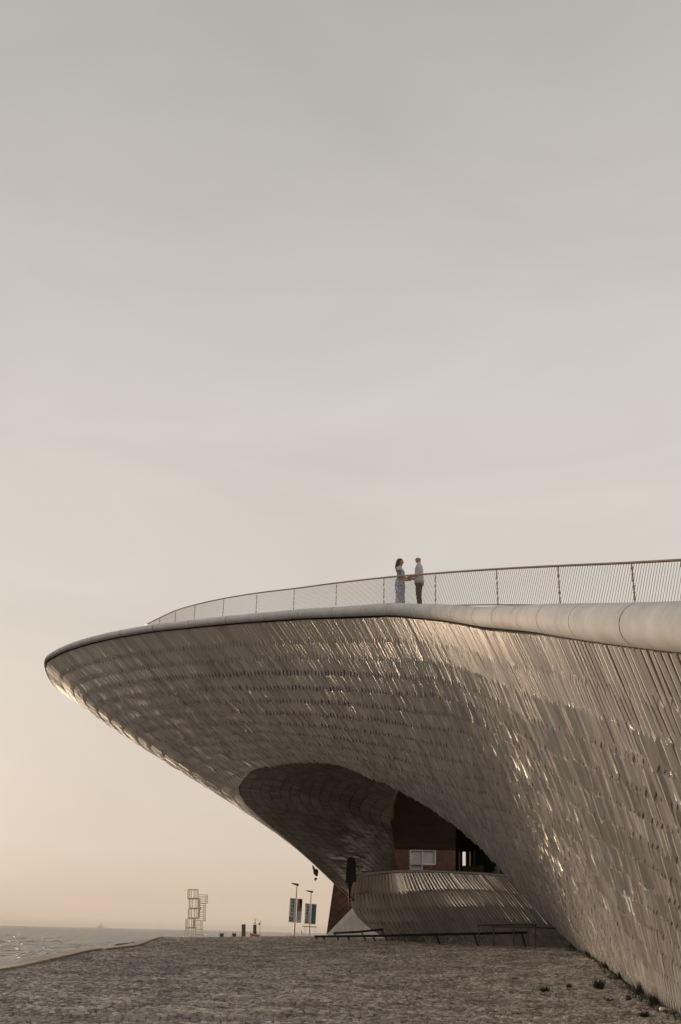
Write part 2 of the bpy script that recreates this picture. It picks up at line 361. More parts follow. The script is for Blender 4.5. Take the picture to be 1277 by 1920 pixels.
bA = tile_array(S_A, ucA, .86, lambda u: float(rrad(u))*.93+float(np.interp(u, [A(6), A(18)], [.19, .10])), .30, ampA, lngA, tA, gap_s=.014, gap_u=.007, ridge=.66, tilt=.30, jit=.36, hole=.085, rib=lambda u, s: .020*float(np.interp(u, [A(8), A(15)], [1, .0])), diag=lambda u, s: .0+.18*min(1, max(0, (s-.3)/1.5))*(.35+.65*min(1, max(0, (u-A(6))/6))))
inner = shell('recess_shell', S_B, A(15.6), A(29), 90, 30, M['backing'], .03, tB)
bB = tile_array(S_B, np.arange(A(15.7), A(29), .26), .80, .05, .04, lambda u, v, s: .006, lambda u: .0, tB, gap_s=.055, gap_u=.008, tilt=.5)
low = shell('lower_wall', S_D, DK[0], DK[-1], 70, 20, M['backing'], .03, tD)
bD = tile_array(S_D, np.arange(DK[0], DK[-1], .17), .92, .06, .24, lambda u, v, s: .015, lambda u: .0, tD, gap_s=.032, gap_u=.007, tilt=.3, hole=.07, diag=lambda u, s: .08)
allb = [(tri_area_px(b), 0, i) for i, b in enumerate(bA)]
allb.sort(reverse=True); pick = {i for _, _, i in allb[:300]}
tiles_single([b for i, b in enumerate(bA) if i in pick], M['tile'], over)
tiles_joined('tile_field', [b for i, b in enumerate(bA) if i not in pick], M['tile'], over)
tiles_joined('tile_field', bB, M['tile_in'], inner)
tiles_joined('tile_field', bD, M['tile_low'], low)

# rim: ring segments about 2.4 m long with a dark core showing in the joints
rim = mpart(empty('roof_rim', (0, 0, 0)))
joints = list(ARC[:24])
joints = joints+[A(24.5), A(26), A(27), A(28), A(29)]
inw = np.array((.10, .02, -.02))
for a, b in zip(joints[:-1], joints[1:]):
    uu = np.linspace(a+.012, b-.012, 6); P = spl(uu, ARC, RIM)
    mb = MB(); mb.tube(P, list(rrad(uu)), 20, cap=False); mb.build('rim_segment', M['rim'], rim, True, loc=tuple(P[2]))
mb = MB(); uu = np.linspace(A(0), A(29), 140); P = spl(uu, ARC, RIM); mb.tube(P, list(rrad(uu)*.93), 12); mb.build('rim_core', M['dark'], rim, True)
mb = MB(); P2 = S_A(uu, .012*np.ones(140)); n = normals(S_A, uu, .012*np.ones(140), .05, .004, tA); mb.tube(P2-n*.05, list(np.minimum(.085, rrad(uu)*.6)), 8); mb.build('shadow_gap', M['dark'], rim, True)  # dark tube put in for the shade below the rim

# balustrade curve
rail_px = [(1277, 1050, 20.2), (1184, 1055, 21.9), (1046, 1061, 24.6), (931, 1067, 27.2), (816, 1075, 30.2), (720, 1083, 34.1), (631, 1093, 37.6), (552, 1103.5, 40.8), (482, 1112, 43.5), (420, 1122, 46.0), (366, 1134, 48.6), (330, 1144.5, 50.8), (300, 1158, 52.8), (272, 1172, 54.8)]
RT3 = np.array([tuple(at_z(*r)) for r in rail_px]); d0 = RT3[0]-RT3[1]
RT3 = np.concatenate([[RT3[0]+2*d0, RT3[0]+d0], RT3]); RA = np.r_[0, np.cumsum(np.linalg.norm(np.diff(RT3, axis=0), axis=1))]
RH = 1.06
# deck: rim -> rail foot -> inland
ud = np.linspace(0, 1, 60)
rimd = spl(A(1)+(A(23)-A(1))*ud, ARC, RIM)+np.array((.05, 0, .1)); railf = spl(RA[0]+(RA[-1]-RA[0])*ud, RA, RT3)-np.array((0, 0, RH+.03))
inl = railf+np.array((9, 2, -.6)); inl2 = railf+np.array((34, 6, -.9)); inl3 = inl2.copy(); inl3[:, 2] = -1
v, f = grid_mesh(np.stack([rimd, rimd*.6+railf*.4+np.array((0, 0, -.05)), railf, inl, inl2, inl3], 1)); mpart(link('roof_deck', mesh_np('roof_deck', v, f), M['deck'], None, True))
ub = np.linspace(A(23), A(29), 20); rb = spl(ub, ARC, RIM)+np.array((.1, -.05, .08)); tgt = np.linspace(0, 1, 20)[:, None]*(np.array((32, 66, 12.5))-np.array(inl2[-1]))+inl2[-1]
v, f = grid_mesh(np.stack([rb, tgt], 1)); mpart(link('roof_deck', mesh_np('roof_deck', v, f), M['deck'], None, True))

bal = tag(empty('balustrade', tuple(railf[30])), 'long bronze roof balustrade of slanted thin bars along the museum deck', 'railing')
def cpart(o, root): o.parent = root; o.matrix_parent_inverse = Matrix.Translation(root.location).inverted() if root.rotation_euler.z == 0 else root.matrix_basis.inverted(); return o
mb = MB(); uu = np.linspace(RA[0], RA[-1], 90); P = spl(uu, RA, RT3); mb.tube(P, .029, 8); cpart(mb.build('handrail', M['rail'], None, True), bal)
mb = MB(); mb.tube(P-np.array((0, 0, RH-.06)), .018, 6); cpart(mb.build('bottom_rail', M['rail'], None, True), bal)
for a in RA[1:-1]:
    p = spl(np.array([a]), RA, RT3)[0]; mb = MB(); mb.box(p-np.array((0, 0, RH/2+.02)), (.018, .05, RH))
    for q in range(7): mb.box(p-np.array((0, 0, .12+q*.14)), (.034, .07, .03))
    cpart(mb.build('post', M['rail'], None), bal)
sb = np.arange(RA[1]-.9, RA[-1]-.2, .098); extra = MB()
nb = 0
for s_ in sb:
    b_ = spl(np.array([s_]), RA, RT3)[0]-np.array((0, 0, RH-.05)); t_ = spl(np.array([max(s_-.46, RA[0])]), RA, RT3)[0]
    if nb < 300: mb = MB(); mb.tube([b_, t_],   .0068, 4, cap=False); cpart(mb.build('bar', M['rail'], None), bal)
    else: extra.tube([b_, t_],   .0068, 4, cap=False)
    nb += 1
if extra.V: tag(cpart(extra.build('bars_far', M['rail'], None), bal), kind='stuff')

# lower wall coping and terrace behind it
uu = np.linspace(DK[0], DK[-1], 40); P = spl(uu, DK, DT); mb = MB(); mb.tube(P+np.array((0, .06, .03)), .07, 8); mpart(mb.build('parapet_coping', M['rim'], None, True))
v, f = grid_mesh(np.stack([P+np.array((.05, .15, -.85)), P+np.array((6, 26, -.85))], 1)); mpart(link('terrace_floor', mesh_np('terrace_floor', v, f), M['deck'], None))
mb = MB(); uu = np.linspace(A(15.5), A(23), 24); P = spl(uu, ET, EP); mb.tube(P, .09, 6); mpart(mb.build('jamb_glint', M['gold'], None, True))  # pale gold tube stands in for the glint along the jamb
# unseen sheet added behind the recess edge to keep light out of the hall
uu = np.linspace(ET[0], ET[-1], 20); P0 = spl(uu, ET, EP)+np.array((-.05, .1, 0)); P1 = np.stack([np.full(20, 4.4), np.full(20, 95.3), 1.6+(P0[:, 2]-1.6)*95.3/P0[:, 1]], 1)
P0 = np.concatenate([P0, P0[-1:]*np.array((1, 1, 0))]); P1 = np.concatenate([P1, P1[-1:]*np.array((1, 1, 0))])
v, f = grid_mesh(np.stack([P0, P1], 1)); mpart(link('hall_light_block', mesh_np('hall_light_block', v, f), M['soffit']))
# soffit of the entrance hall
C0 = np.array([at_d(725, 1440, 60), at_d(800, 1450, 57), at_d(900, 1480, 55), at_d(1010, 1540, 54), at_d(1120, 1600, 54)])
C2 = np.array([at_d(715, 1590, 91.5), at_d(800, 1592, 91.5), at_d(900, 1593, 91.5), at_d(1010, 1594, 91.5), at_d(1120, 1596, 91.5)])
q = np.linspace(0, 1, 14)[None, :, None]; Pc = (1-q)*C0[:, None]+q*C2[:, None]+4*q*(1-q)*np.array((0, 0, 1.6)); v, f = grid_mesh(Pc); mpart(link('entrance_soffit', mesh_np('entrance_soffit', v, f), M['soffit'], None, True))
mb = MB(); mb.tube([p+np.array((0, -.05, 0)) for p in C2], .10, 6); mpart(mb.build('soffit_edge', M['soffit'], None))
# dark hanging block with pointed foot at the corner of the mouth
bl = MB()
prof = [(651, 1612), (656, 1606.5), (664, 1609), (667.5, 1615), (667.5, 1653), (660, 1655), (648.5, 1655)]
bl.slab([at_d(x, y, 56.4) for x, y in prof], (0, .5, 0))
bl.slab([at_d(651.5, 1655, 56.45), at_d(660, 1655, 56.45), at_d(657.5, 1676, 56.45), at_d(655, 1698, 56.45), at_d(653.5, 1676, 56.45)], (0, .3, 0))
tag(bl.build('hanging_block', M['black']), 'black block with rounded top and spike foot at the left corner of the museum entrance', 'panel')

# ------------------------------------------------------------------ ground
bY = [(-60, 0), (18, 0), (25, .10), (31, .33), (38, .6), (46, .86), (55, 1.06), (66, 1.2), (72, 1.2), (90, .95), (124, .55), (200, -.35), (320, -1.0)]
def base_h(Y): return np.interp(Y, [a for a, _ in bY], [b for _, b in bY])
ctl = [(0, 1827, 31), (110, 1802, 37), (175, 1786.5, 42), (250, 1777, 49), (313, 1759.5, 66), (638, 1845, 31.5), (300, 1845, 29), (420, 1757.5, 67), (520, 1757, 67), (600, 1757.5, 67), (700, 1764, 61), (800, 1770.5, 56), (950, 1778, 53), (1040, 1777, 51), (365, 1759.5, 68)]
CP = np.array([at_d(*c) for c in ctl]+[(7.2, 9, -.03), (7.6, 19, -.08)]+[np.array(p)-np.array((0, 0, .03)) for _, p in OC[2:5]])
CR = CP[:, 2]-base_h(CP[:, 1])
_K = np.exp(-((CP[:, None, :2]-CP[None, :, :2])**2).sum(-1)/(2*7.0**2))+.02*np.eye(len(CP)); CW = np.linalg.solve(_K, CR)
def gh(X, Y):
    X = np.asarray(X, float); Y = np.asarray(Y, float)
    k = np.exp(-((X[..., None]-CP[:, 0])**2+(Y[..., None]-CP[:, 1])**2)/(2*7.0**2))
    und = .035*np.sin(X*.9+1.3*np.sin(Y*.31))*np.sin(Y*.55+.7*np.sin(X*.4))*np.clip((50-Y)/15, 0, 1)
    return base_h(Y)+k@CW+und
EDGE = [(-60, -10.), (20, -9.75), (31, -9.7), (50, -9.3), (58, -9.9), (66, -10.7), (200, -28.5), (320, -34)]
def edge_x(Y): return np.interp(Y, [a for a, _ in EDGE], [b for _, b in EDGE])
ys = np.r_[np.arange(-60, 10, 5), np.arange(10, 75, .5), np.arange(75, 125, 3), np.arange(125, 321, 12)]
ax = np.r_[np.linspace(0, .3, 70), np.linspace(.31, 1, 20)]
XX = edge_x(ys)[:, None]+ax[None]*(90-edge_x(ys))[:, None]; YY = np.broadcast_to(ys[:, None], XX.shape); ZZ = gh(XX, YY)
P = np.stack([XX, YY, ZZ], -1); Pl = P[:, :1].copy(); Pl[..., 2] = -6; v, f = grid_mesh(np.concatenate([Pl, P], 1)); f = f[:, ::-1]
ground = tag(link('ground', mesh_np('ground', v, f), M['soil'], None, True), kind='structure')
# cobbles
def cobbles():
    sx, sy = .135, .112; V = []; y = 17.6; rows = []
    while y < 69:
        k = 1.0 if y < 45 else 1.35
        s_y = sy*k*rng.uniform(.85, 1.15); s_x = sx*k
        xl = max(edge_x(y)+.42, -9.6 if y > 28 else -(y*.40+1.5)); xr = min(.42*y+1., 12.5)
        xs = np.arange(xl+rng.uniform(0, s_x), xr, s_x); xs = xs+rng.uniform(-.02, .02, len(xs))
        rows.append(np.stack([xs, np.full(len(xs), y)+rng.uniform(-.018, .018, len(xs)), np.full(len(xs), s_x), np.full(len(xs), s_y)], 1)); y += s_y
    A_ = np.concatenate(rows)
    # keep outside of the building foot
    fy = OP[:5, 1]; fx = OP[:5, 0]; lim = np.interp(A_[:, 1], fy, fx, right=10.6)
    A_ = A_[A_[:, 0] < lim-.05]
    pat = np.sin(A_[:, 0]*1.7+2*np.sin(A_[:, 1]*.6))+np.sin(A_[:, 1]*2.3+1.5*np.sin(A_[:, 0]*.8))
    keep = rng.random(len(A_)) > np.where(pat > 1.25, .22, .04); A_ = A_[keep]; n = len(A_); pat = pat[keep]
    z0 = gh(A_[:, 0], A_[:, 1]); lift = .016+.022*rng.random(n)+.016*(rng.random(n) > .9)-.012*(pat > 1.25)
    hx = A_[:, 2]*.5*rng.uniform(.72, .97, n); hy = A_[:, 3]*.5*rng.uniform(.72, .97, n); tx = rng.normal(0, .085, n); ty = rng.normal(0, .085, n); rot = rng.normal(0, .16, n)
    B = np.empty((n, 8, 3))
    for i, (a, b) in enumerate(((-1, -1), (1, -1), (1, 1), (-1, 1))):
        for top in (0, 1):
            kx = hx*(.80 if top else 1.05)*(1+rng.uniform(-.16, .16, n)); ky = hy*(.80 if top else 1.05)*(1+rng.uniform(-.16, .16, n)); x = a*kx*np.cos(rot)-b*ky*np.sin(rot); y_ = a*kx*np.sin(rot)+b*ky*np.cos(rot)
            B[:, i+4*top, 0] = A_[:, 0]+x; B[:, i+4*top, 1] = A_[:, 1]+y_; B[:, i+4*top, 2] = z0+(lift+x*tx+y_*ty if top else -.015)
    return B
CB = cobbles()
CF = np.array([(4, 5, 6, 7), (0, 1, 5, 4), (1, 2, 6, 5), (2, 3, 7, 6), (3, 0, 4, 7)])
cx, cy, cz = proj(CB[:, 4:].mean(1)); vis = (cx > 0) & (cx < 1277) & (cy < 1915); order = np.where(vis)[0][np.argsort(cz[vis])][:300]; msk = np.zeros(len(CB), bool); msk[order] = True
for B in CB[msk]:
    c = B.mean(0); link('cobblestone', mesh_np('cobblestone', B-c, [tuple(q) for q in CF]), M['stone'], ground, loc=c)
rest = CB[~msk]; Fq = (CF[None]+8*np.arange(len(rest))[:, None, None]).reshape(-1, 4)
tag(link('cobblestones', mesh_np('cobblestones', rest.reshape(-1, 3), Fq), M['stone'], ground), kind='stuff')

# kerb stones along the river edge, each a part
kerb = tag(empty('kerb', (-9.7, 31, .3)), kind='structure')
def kerb_run(y0, y1, dx, wd, st=1.2):
    y = y0
    while y < y1:
        ya, yb = y+.01, min(y+st, y1)-.01; pts = []
        for yy in (ya, yb):
            for o_ in (0, wd): x = edge_x(yy)+dx+o_; pts.append(np.array((x, yy, float(gh(x, yy))+.10)))
        lo = [p-np.array((0, 0, .35)) for p in pts]; mb = MB(); mb.add(pts+lo, [(0, 1, 3, 2), (4, 6, 7, 5), (0, 4, 5, 1), (2, 3, 7, 6), (0, 2, 6, 4), (1, 5, 7, 3)])
        cpart(mb.build('kerb_stone', M['kerb']), kerb); y += st
kerb_run(14, 46.5, -.12, .55); kerb_run(43.5, 70, .02, .60)

# river
S_ = 6800; v = np.array([(-S_, -250, -4.2), (S_, -250, -4.2), (S_, 9000, -4.2), (-S_, 9000, -4.2)])
river = tag(link('river_water', mesh_np('river_water', v, [(0, 1, 2, 3)]), M['water']), kind='structure')
yr = 34*np.exp(np.arange(0, 520)*.0085); th = np.arange(-.95, .12, .0021); q = np.random.default_rng(5)
TH, YR = np.meshgrid(th, yr, indexing='xy'); WX = YR*np.tan(TH); sp_ = YR*.0085
hgt = q.normal(0, 1, TH.shape)
def blur(a, kx, ky):
    for ax_b, k in ((0, ky), (1, kx)):
        for _ in range(k): a = (np.roll(a, 1, ax_b)+2*a+np.roll(a, -1, ax_b))/4
    return a
h1 = blur(hgt, 4, 1); h1 /= h1.std(); h2 = blur(q.normal(0, 1, TH.shape), 14, 4); h2 /= h2.std()
WZ = -3.5+np.clip(sp_, .3, 3.0)*(.06*h1+.025*h2); W3 = np.stack([WX, YR, WZ], -1); v, f = grid_mesh(W3); f = f[:, ::-1]
link('waves', mesh_np('waves', v, f), M['water'], river, True)
# evening air over the river: one closed box round everything
mb = MB(); mb.box((0, 4400, 8.5), (13800, 9600, 31)); hz = mb.build('haze'); tag(hz, kind='stuff')
hm = bpy.data.materials.new('haze'); hm.use_nodes = True; t_ = hm.node_tree; t_.nodes.clear(); ho = t_.nodes.new('ShaderNodeOutputMaterial'); hv = t_.nodes.new('ShaderNodeVolumePrincipled')
hv.inputs['Color'].default_value = (.95, .90, .84, 1); hv.inputs['Density'].default_value = .00012; hv.inputs['Anisotropy'].default_value = 0; t_.links.new(hv.outputs[0], ho.inputs['Volume']); hz.data.materials.append(hm)
# ------------------------------------------------------------------ things around
# brick power hall seen through the entrance, with windows
bk = tag(empty('brick_building', tuple(at_d(800, 1650, 96))), 'red brick hall with white blinds seen through the museum entrance', 'building')
def on_wall(x, y, d=0.): return at_d(x, y, 96+d)
def quad_wall(x0, x1, y0, y1, d, th, m, name, root):
    mb = MB(); mb.slab([on_wall(x0, y1, d), on_wall(x1, y1, d), on_wall(x1, y0, d), on_wall(x0, y0, d)], (0, th, 0)); return cpart(mb.build(name, m), root)
mb = MB(); mb.box((67, 101, 6), (107.4, 10, 14)); sun_block = cpart(mb.build('wall', M['mortar']), bk)  # unseen extra mass added right of the hall to block stray sun
for r in ((700, 768.5, 1560, 1660), (816, 866.6, 1560, 1660), (768.7, 815.8, 1560, 1594.5), (791.7, 815.8, 1621.5, 1660), (768.7, 791.5, 1632.3, 1660)):
    quad_wall(*r, 0, .6, M['mortar'], 'wall', bk)
fb = MB()
Pa, Pb = on_wall(735, 1590, -.03), on_wall(866, 1640, -.03)
y = Pa[2]+.1; k = 0; nbk = 0; brs = []
while y > Pb[2]-.6:
    x = Pa[0]-.4+(k % 2)*.2
    while x < Pb[0]+.1:
        c = np.array((x, 95.97, y)); px_, py_, _ = proj(c)
        if not (768 < px_+2 and px_-2 < 816.5 and 1594 < py_+1 and py_ < (1633 if px_ < 792.5 else 1622)) and px_ < 864: brs.append(c)
        x += .42
    y -= .16; k += 1
bmesh_ = None
for i, c in enumerate(brs):
    if i < 300:
        if bmesh_ is None:
            mb = MB(); mb.box((0, 0, 0), (.40, .06, .145)); bmesh_ = mesh_np('brick', mb.V, mb.F); bmesh_.materials.append(M['brick_red'])
        o = link('brick', bmesh_); o.location = c; cpart(o, bk)
    else: fb.box(c, (.40, .06, .145))
if fb.V: tag(cpart(fb.build('brick_courses', M['brick_red']), bk), kind='stuff')
wn = MB()
for (xa, xb, ya, yb) in ((768.8, 815.7, 1594.6, 1621.4), (768.8, 791.4, 1621.4, 1632.2)):
    p = [on_wall(xa, yb, .0), on_wall(xb, yb, .0), on_wall(xb, ya, .0), on_wall(xa, ya, .0)]
    for i in range(4): wn.tube([p[i], p[(i+1) % 4]], .10, 4)
wn.tube([on_wall(792, 1594.6), on_wall(792, 1621.4)], .08, 4)
wf = cpart(wn.build('window', M['white']), bk)
for (xa, xb, ya, yb) in ((769.5, 791.7, 1595, 1621), (792.3, 815.3, 1595, 1621), (769.5, 791, 1622, 1632)):
    mb = MB(); mb.slab([on_wall(xa, yb, .12), on_wall(xb, yb, .12), on_wall(xb, ya, .12), on_wall(xa, ya, .12)], (0, .05, 0)); o = mb.build('pane', M['blind']); o.parent = wf; o.matrix_parent_inverse = Matrix.Translation(bk.location).inverted()
    o.matrix_parent_inverse = Matrix.Identity(4)
wf.matrix_parent_inverse = Matrix.Identity(4); wf.location = -bk.location
for ch in wf.children: pass

# glazed entrance pavilion
gp = tag(empty('glass_pavilion', tuple(at_d(900, 1650, 72))), 'dark framed glazed pavilion under the museum overhang, above the curved tiled wall', 'building')
def gslab(x0, x1, y0, y1, D, th, m, name): mb = MB(); mb.slab([at_d(x0, y1, D), at_d(x1, y1, D), at_d(x1, y0, D), at_d(x0, y0, D)], (0, th, 0)); return cpart(mb.build(name, m), gp)
for (a, b) in ((855.3, 860.5), (863.5, 867.3), (874.3, 880.8), (883, 886.5)): gslab(a, b, 1535 if a > 862 else 1546, 1648, 72, .35, M['dark'], 'column')
gslab(886.5, 926, 1535, 1648, 73, .3, M['dark'], 'wall_panel'); gslab(887.5, 891, 1594, 1624, 72.8, .05, M['slab'], 'door')
gslab(926, 945.5, 1592, 1650, 76, .2, M['slab'], 'tiled_panel')
for i in range(5): gslab(926, 945.5, 1596+i*7.5, 1602.6+i*7.5, 75.9, .08, M['backing'] if i % 2 else M['slab'], 'panel')
gslab(945.5, 951, 1580, 1650, 72, .3, M['black'], 'column'); gslab(926, 990, 1560, 1593, 74, .3, M['dark'], 'lintel')
gslab(860.5, 886, 1535, 1597, 74.5, .1, M['dark'], 'transom')
gslab(868.5, 907, 1623, 1650, 70, .8, M['wood'], 'counter')

# red sloping wall behind the entrance and pale triangular buttress
rw = tag(empty('red_tiled_wall', tuple(at_d(640, 1756, 82))), 'dark red tiled battered wall rising left of the entrance behind pale buttress', 'wall')
c_ = [at_d(611.8, 1753.5, 82), at_d(720, 1758, 82), at_d(720, 1630, 82), at_d(629.5, 1630, 82)]
mb = MB(); mb.slab(c_, (0, .8, 0)); cpart(mb.build('wall_core', M['mortar']), rw)
mb = MB()
ang = math.radians(38); e1 = np.array((math.cos(ang), 0, math.sin(ang))); e2 = np.array((-math.sin(ang), 0, math.cos(ang)))
org = np.array(c_[0])
def left_x(z): t = (z-c_[0][2])/(c_[3][2]-c_[0][2]); return c_[0][0]+t*(c_[3][0]-c_[0][0])
for r in range(-22, 30):
    for k in range(0, 30):
        c = org+e2*(r*.30)+e1*(k*.60+(r % 2)*.3); hw = e1*.29; hh = e2*.135
        pts = [c-hw-hh, c+hw-hh, c+hw+hh, c-hw+hh]
        if all(left_x(p[2])+.0 <= p[0] <= 3.9 and c_[0][2]-.2 < p[2] < c_[3][2]-.05 for p in pts): mb.slab([p+np.array((0, -.05+.02*((r*7+k*3) % 3), 0)) for p in pts], (0, .10, 0))
tag(cpart(mb.build('wall_tiles', M['brick_red']), rw), kind='stuff')
pb = MB(); g = np.linspace(0, 1, 12)
a0, a1, a2 = at_d(610, 1757, 73), at_d(668, 1697, 71), at_d(740, 1775, 67.5)
V = []; Fc = []; n = 10
idx = {}
for i in range(n+1):
    for j in range(n+1-i):
        l1 = i/n; l2 = j/n; l0 = 1-l1-l2; p = l0*a0+l1*a1+l2*a2+np.array((0, 1.8, 0))*(l0*l2+l1*l2)*1.2; idx[i, j] = len(V); V.append(p)
for i in range(n):
    for j in range(n-i):
        Fc.append((idx[i, j], idx[i, j+1], idx[i+1, j]))
        if j < n-i-1: Fc.append((idx[i, j+1], idx[i+1, j+1], idx[i+1, j]))
pb.add(V, Fc); o = pb.build('pale_buttress', M['pale'], None, True); md = o.modifiers.new('thick', 'SOLIDIFY'); md.thickness = .3; md.offset = 0
tag(o, 'pale weather-streaked triangular buttress between red wall and curved tiled wall', 'wall')
# low plinth stones and rubble at the foot of the buttress
def rock(name, c, r, m, label=None, cat=None, group=None, seed=0):
    q = np.random.default_rng(seed); bm = bmesh.new(); bmesh.ops.create_icosphere(bm, subdivisions=2, radius=1)
    for v_ in bm.verts:
        k = 1+q.uniform(-.18, .18); v_.co = Vector((v_.co.x*r[0]*k, v_.co.y*r[1]*k, v_.co.z*r[2]*k))
    me = bpy.data.meshes.new(name); bm.to_mesh(me); bm.free(); o = link(name, me, m); o.location = c
    if label: tag(o, label, cat, group)
    return o
for i, (x, y, r) in enumerate(((541, 1757, .5), (571, 1757, .85), (600, 1758, .6))):
    rock('pale_boulder', at_d(x, y, 108+i), (r, .6, .22), M['light_stone'], ('pale boulder at the foot of the left lamp post', 'pale flat boulder between the two lamp posts', 'pale boulder by the left end of the long black rail')[i], 'boulder', 'pale boulders beyond the paving crest', i)
for i, (x, y) in enumerate(((744, 1768), (752, 1772))):
    rock('rubble_stone', at_d(x, y, 63+i*.5), (.32, .3, .16), M['light_stone'], ('upper pale rubble stone under the curved tiled wall', 'lower pale rubble stone under the curved tiled wall')[i], 'stone', 'rubble under the lower wall', 20+i)

# railings
def G(px, py, Y): return at_d(px, py, Y)
def sloping_rail(name, label, top, legs, rr, D0, D1, lr):
    xs = [p[0] for p in top]; f_ = lambda x: D0+(D1-D0)*(x-xs[0])/(xs[-1]-xs[0])
    root = tag(empty(name, tuple(G(legs[0][2], legs[0][3], f_(legs[0][0])))), label, 'railing')
    mb = MB(); mb.tube([G(x, y, f_(x)) for x, y in top], rr, 8); cpart(mb.build('top_rail', M['black'], None, True), root)
    for (xa, ya, xb, yb) in legs:
        mb = MB(); a, b = G(xa, ya, f_(xa)), G(xb, yb, f_(xa)); mb.slab([a+np.array((-lr, 0, 0)), b+np.array((-lr*.8, 0, 0)), b+np.array((lr*.8, 0, 0)), a+np.array((lr, 0, 0))], (0, .06, 0)); cpart(mb.build('leg', M['black']), root)
    return root
sloping_rail('ramp_rail', 'long low black rail on slanted legs along the paving edge', [(590, 1755.8), (650, 1755.4), (720, 1754.6), (800, 1752.6), (900, 1750.5), (989, 1748.6)],
             [(592, 1756, 595.5, 1762), (607, 1756, 609, 1762), (632, 1756, 636, 1765), (652.5, 1755.5, 656, 1767), (682.5, 1755, 687, 1767), (700, 1755, 704, 1768), (722, 1754.6, 727, 1769), (757, 1754, 761, 1770), (818, 1752.4, 826, 1772), (888.5, 1751, 896.5, 1774), (978, 1749, 987, 1779)], .058, 59.5, 54, .045)
sloping_rail('ramp_rail', 'short tilted black rail rising in front of the pale buttress', [(625.5, 1749.5), (670, 1747.3), (719, 1742.6)], [(627, 1749.5, 631, 1757), (677.5, 1747, 682.5, 1758), (715.5, 1743, 722, 1757)], .055, 60.2, 59, .035)
hr = tag(empty('steel_handrail', tuple(G(950, 1777, 53))), 'grey steel handrail with upright posts in front of the curved tiled wall', 'railing')
mb = MB(); mb.tube([G(896, 1735.2, 53), G(930, 1734.3, 53), G(970, 1733.6, 53), G(1006.5, 1734.6, 53)], .035, 8); cpart(mb.build('top_rail', M['grey_steel'], None, True), hr)
mb = MB(); mb.tube([G(920, 1737.3, 54), G(990, 1738.6, 54), G(1061, 1741.6, 54)], .03, 8); cpart(mb.build('lower_rail', M['grey_steel'], None, True), hr)
for x, yb, yt in ((897.6, 1776, 1735), (925.6, 1777.5, 1735), (963, 1778.5, 1734), (990, 1779, 1739), (1004, 1779.5, 1735), (1071, 1781, 1757)):
    mb = MB(); mb.tube([G(x, yb, 53), G(x, yt, 53)], .032, 6); cpart(mb.build('post', M['grey_steel']), hr)

# lamps with banners
def put(root, mb, name, m, smooth=False): return cpart(mb.build(name, m, None, smooth), root)
def lamp(label, pt, pb_, head, D):
    root = tag(empty('street_lamp', tuple(G(*pb_, D))), label, 'street lamp', 'lamp posts with banners')
    t, b = G(*pt, D), G(*pb_, D); b2 = b-np.array((0, 0, .8))
    mb = MB(); mb.tube([b2, b, t], [.10, .10, .055], 8); put(root, mb, 'pole', M['rail'], True)
    l, r = G(*head[0], D), G(*head[1], D); c = (l+r)/2; L_ = np.linalg.norm(r-l)
    mb = MB(); prof = np.array([(-.5, .0, .06), (-.38, .02, .12), (-.1, -.01, .20), (.2, -.05, .27), (.40, -.09, .28), (.48, -.11, .16), (.5, -.12, .05)])
    dirv = (r-l)/L_; mb.tube([c+dirv*(q[0]*L_)+np.array((0, 0, .0)) for q in prof], [q[2]*.62 for q in prof], 10, ell=(1., .75)); put(root, mb, 'lamp_head', M['slab'], True)
    return root
lamp('taller street lamp on the left, carrying the 10xmaat banner in red and black', (556.8, 1661), (551, 1761), ((546, 1655.8), (560.5, 1659.5)), 120)
lamp('shorter street lamp on the right, beside the teal banner', (583.4, 1674), (579.6, 1761), ((573, 1669.8), (587.5, 1672.5)), 138)
def txt(s, size, m, place, parent, name='lettering', th=.012, font_scale=(1, 1)):
    cu = bpy.data.curves.new('t', 'FONT'); cu.body = s; cu.size = size; cu.extrude = th; cu.offset = size*.02; cu.align_x = 'CENTER'; cu.align_y = 'CENTER'
    o = bpy.data.objects.new('t', cu); COL.objects.link(o); dg = bpy.context.evaluated_depsgraph_get(); me = bpy.data.meshes.new_from_object(o.evaluated_get(dg)); bpy.data.objects.remove(o)
    me.transform(Matrix.Diagonal((font_scale[0], font_scale[1], 1, 1))); me.transform(place)
    ob = link(name, me, m); cpart(ob, parent); return ob
def frame_of(c4, off):
    """matrix: local x up the banner, local y to its left side, z to the camera"""
    bl_, br_, tr_, tl_ = [np.array(p) for p in c4]; c = (bl_+br_+tr_+tl_)/4; u = (tl_+tr_-bl_-br_)/2; H = np.linalg.norm(u); u /= H; r = (br_+tr_-bl_-tl_)/2; W = np.linalg.norm(r); r /= W; n = np.cross(r, u)
    if n[1] > 0: n = -n
    return c+n*off, u, r, n, H, W
def banner(name, label, px4, D, m):
    c4 = [G(x, y, D) for x, y in px4]; root = tag(empty(name, tuple(c4[0])), label, 'banner', 'banners on the lamp posts')
    mb = MB(); mb.slab(c4, (0, .03, 0)); put(root, mb, 'cloth', m)
    mb = MB(); mb.tube([c4[2], c4[3]], .035, 6); mb.tube([c4[0], c4[1]], .025, 6); put(root, mb, 'arm', M['rail'])
    return root, frame_of(c4, .02)
def letter_rows(root, fr, letters, size, side=.0):
    c, u, r, n, H, W = fr
    k = len(letters); 
    for ch, pos, m in letters:
        p = c+u*(pos*H)+r*(side*W); Mx = Matrix(((u[0], -r[0], n[0], p[0]), (u[1], -r[1], n[1], p[1]), (u[2], -r[2], n[2], p[2]), (0, 0, 0, 1)))
        txt(ch, size, m, Mx, root)
K = M['ink']
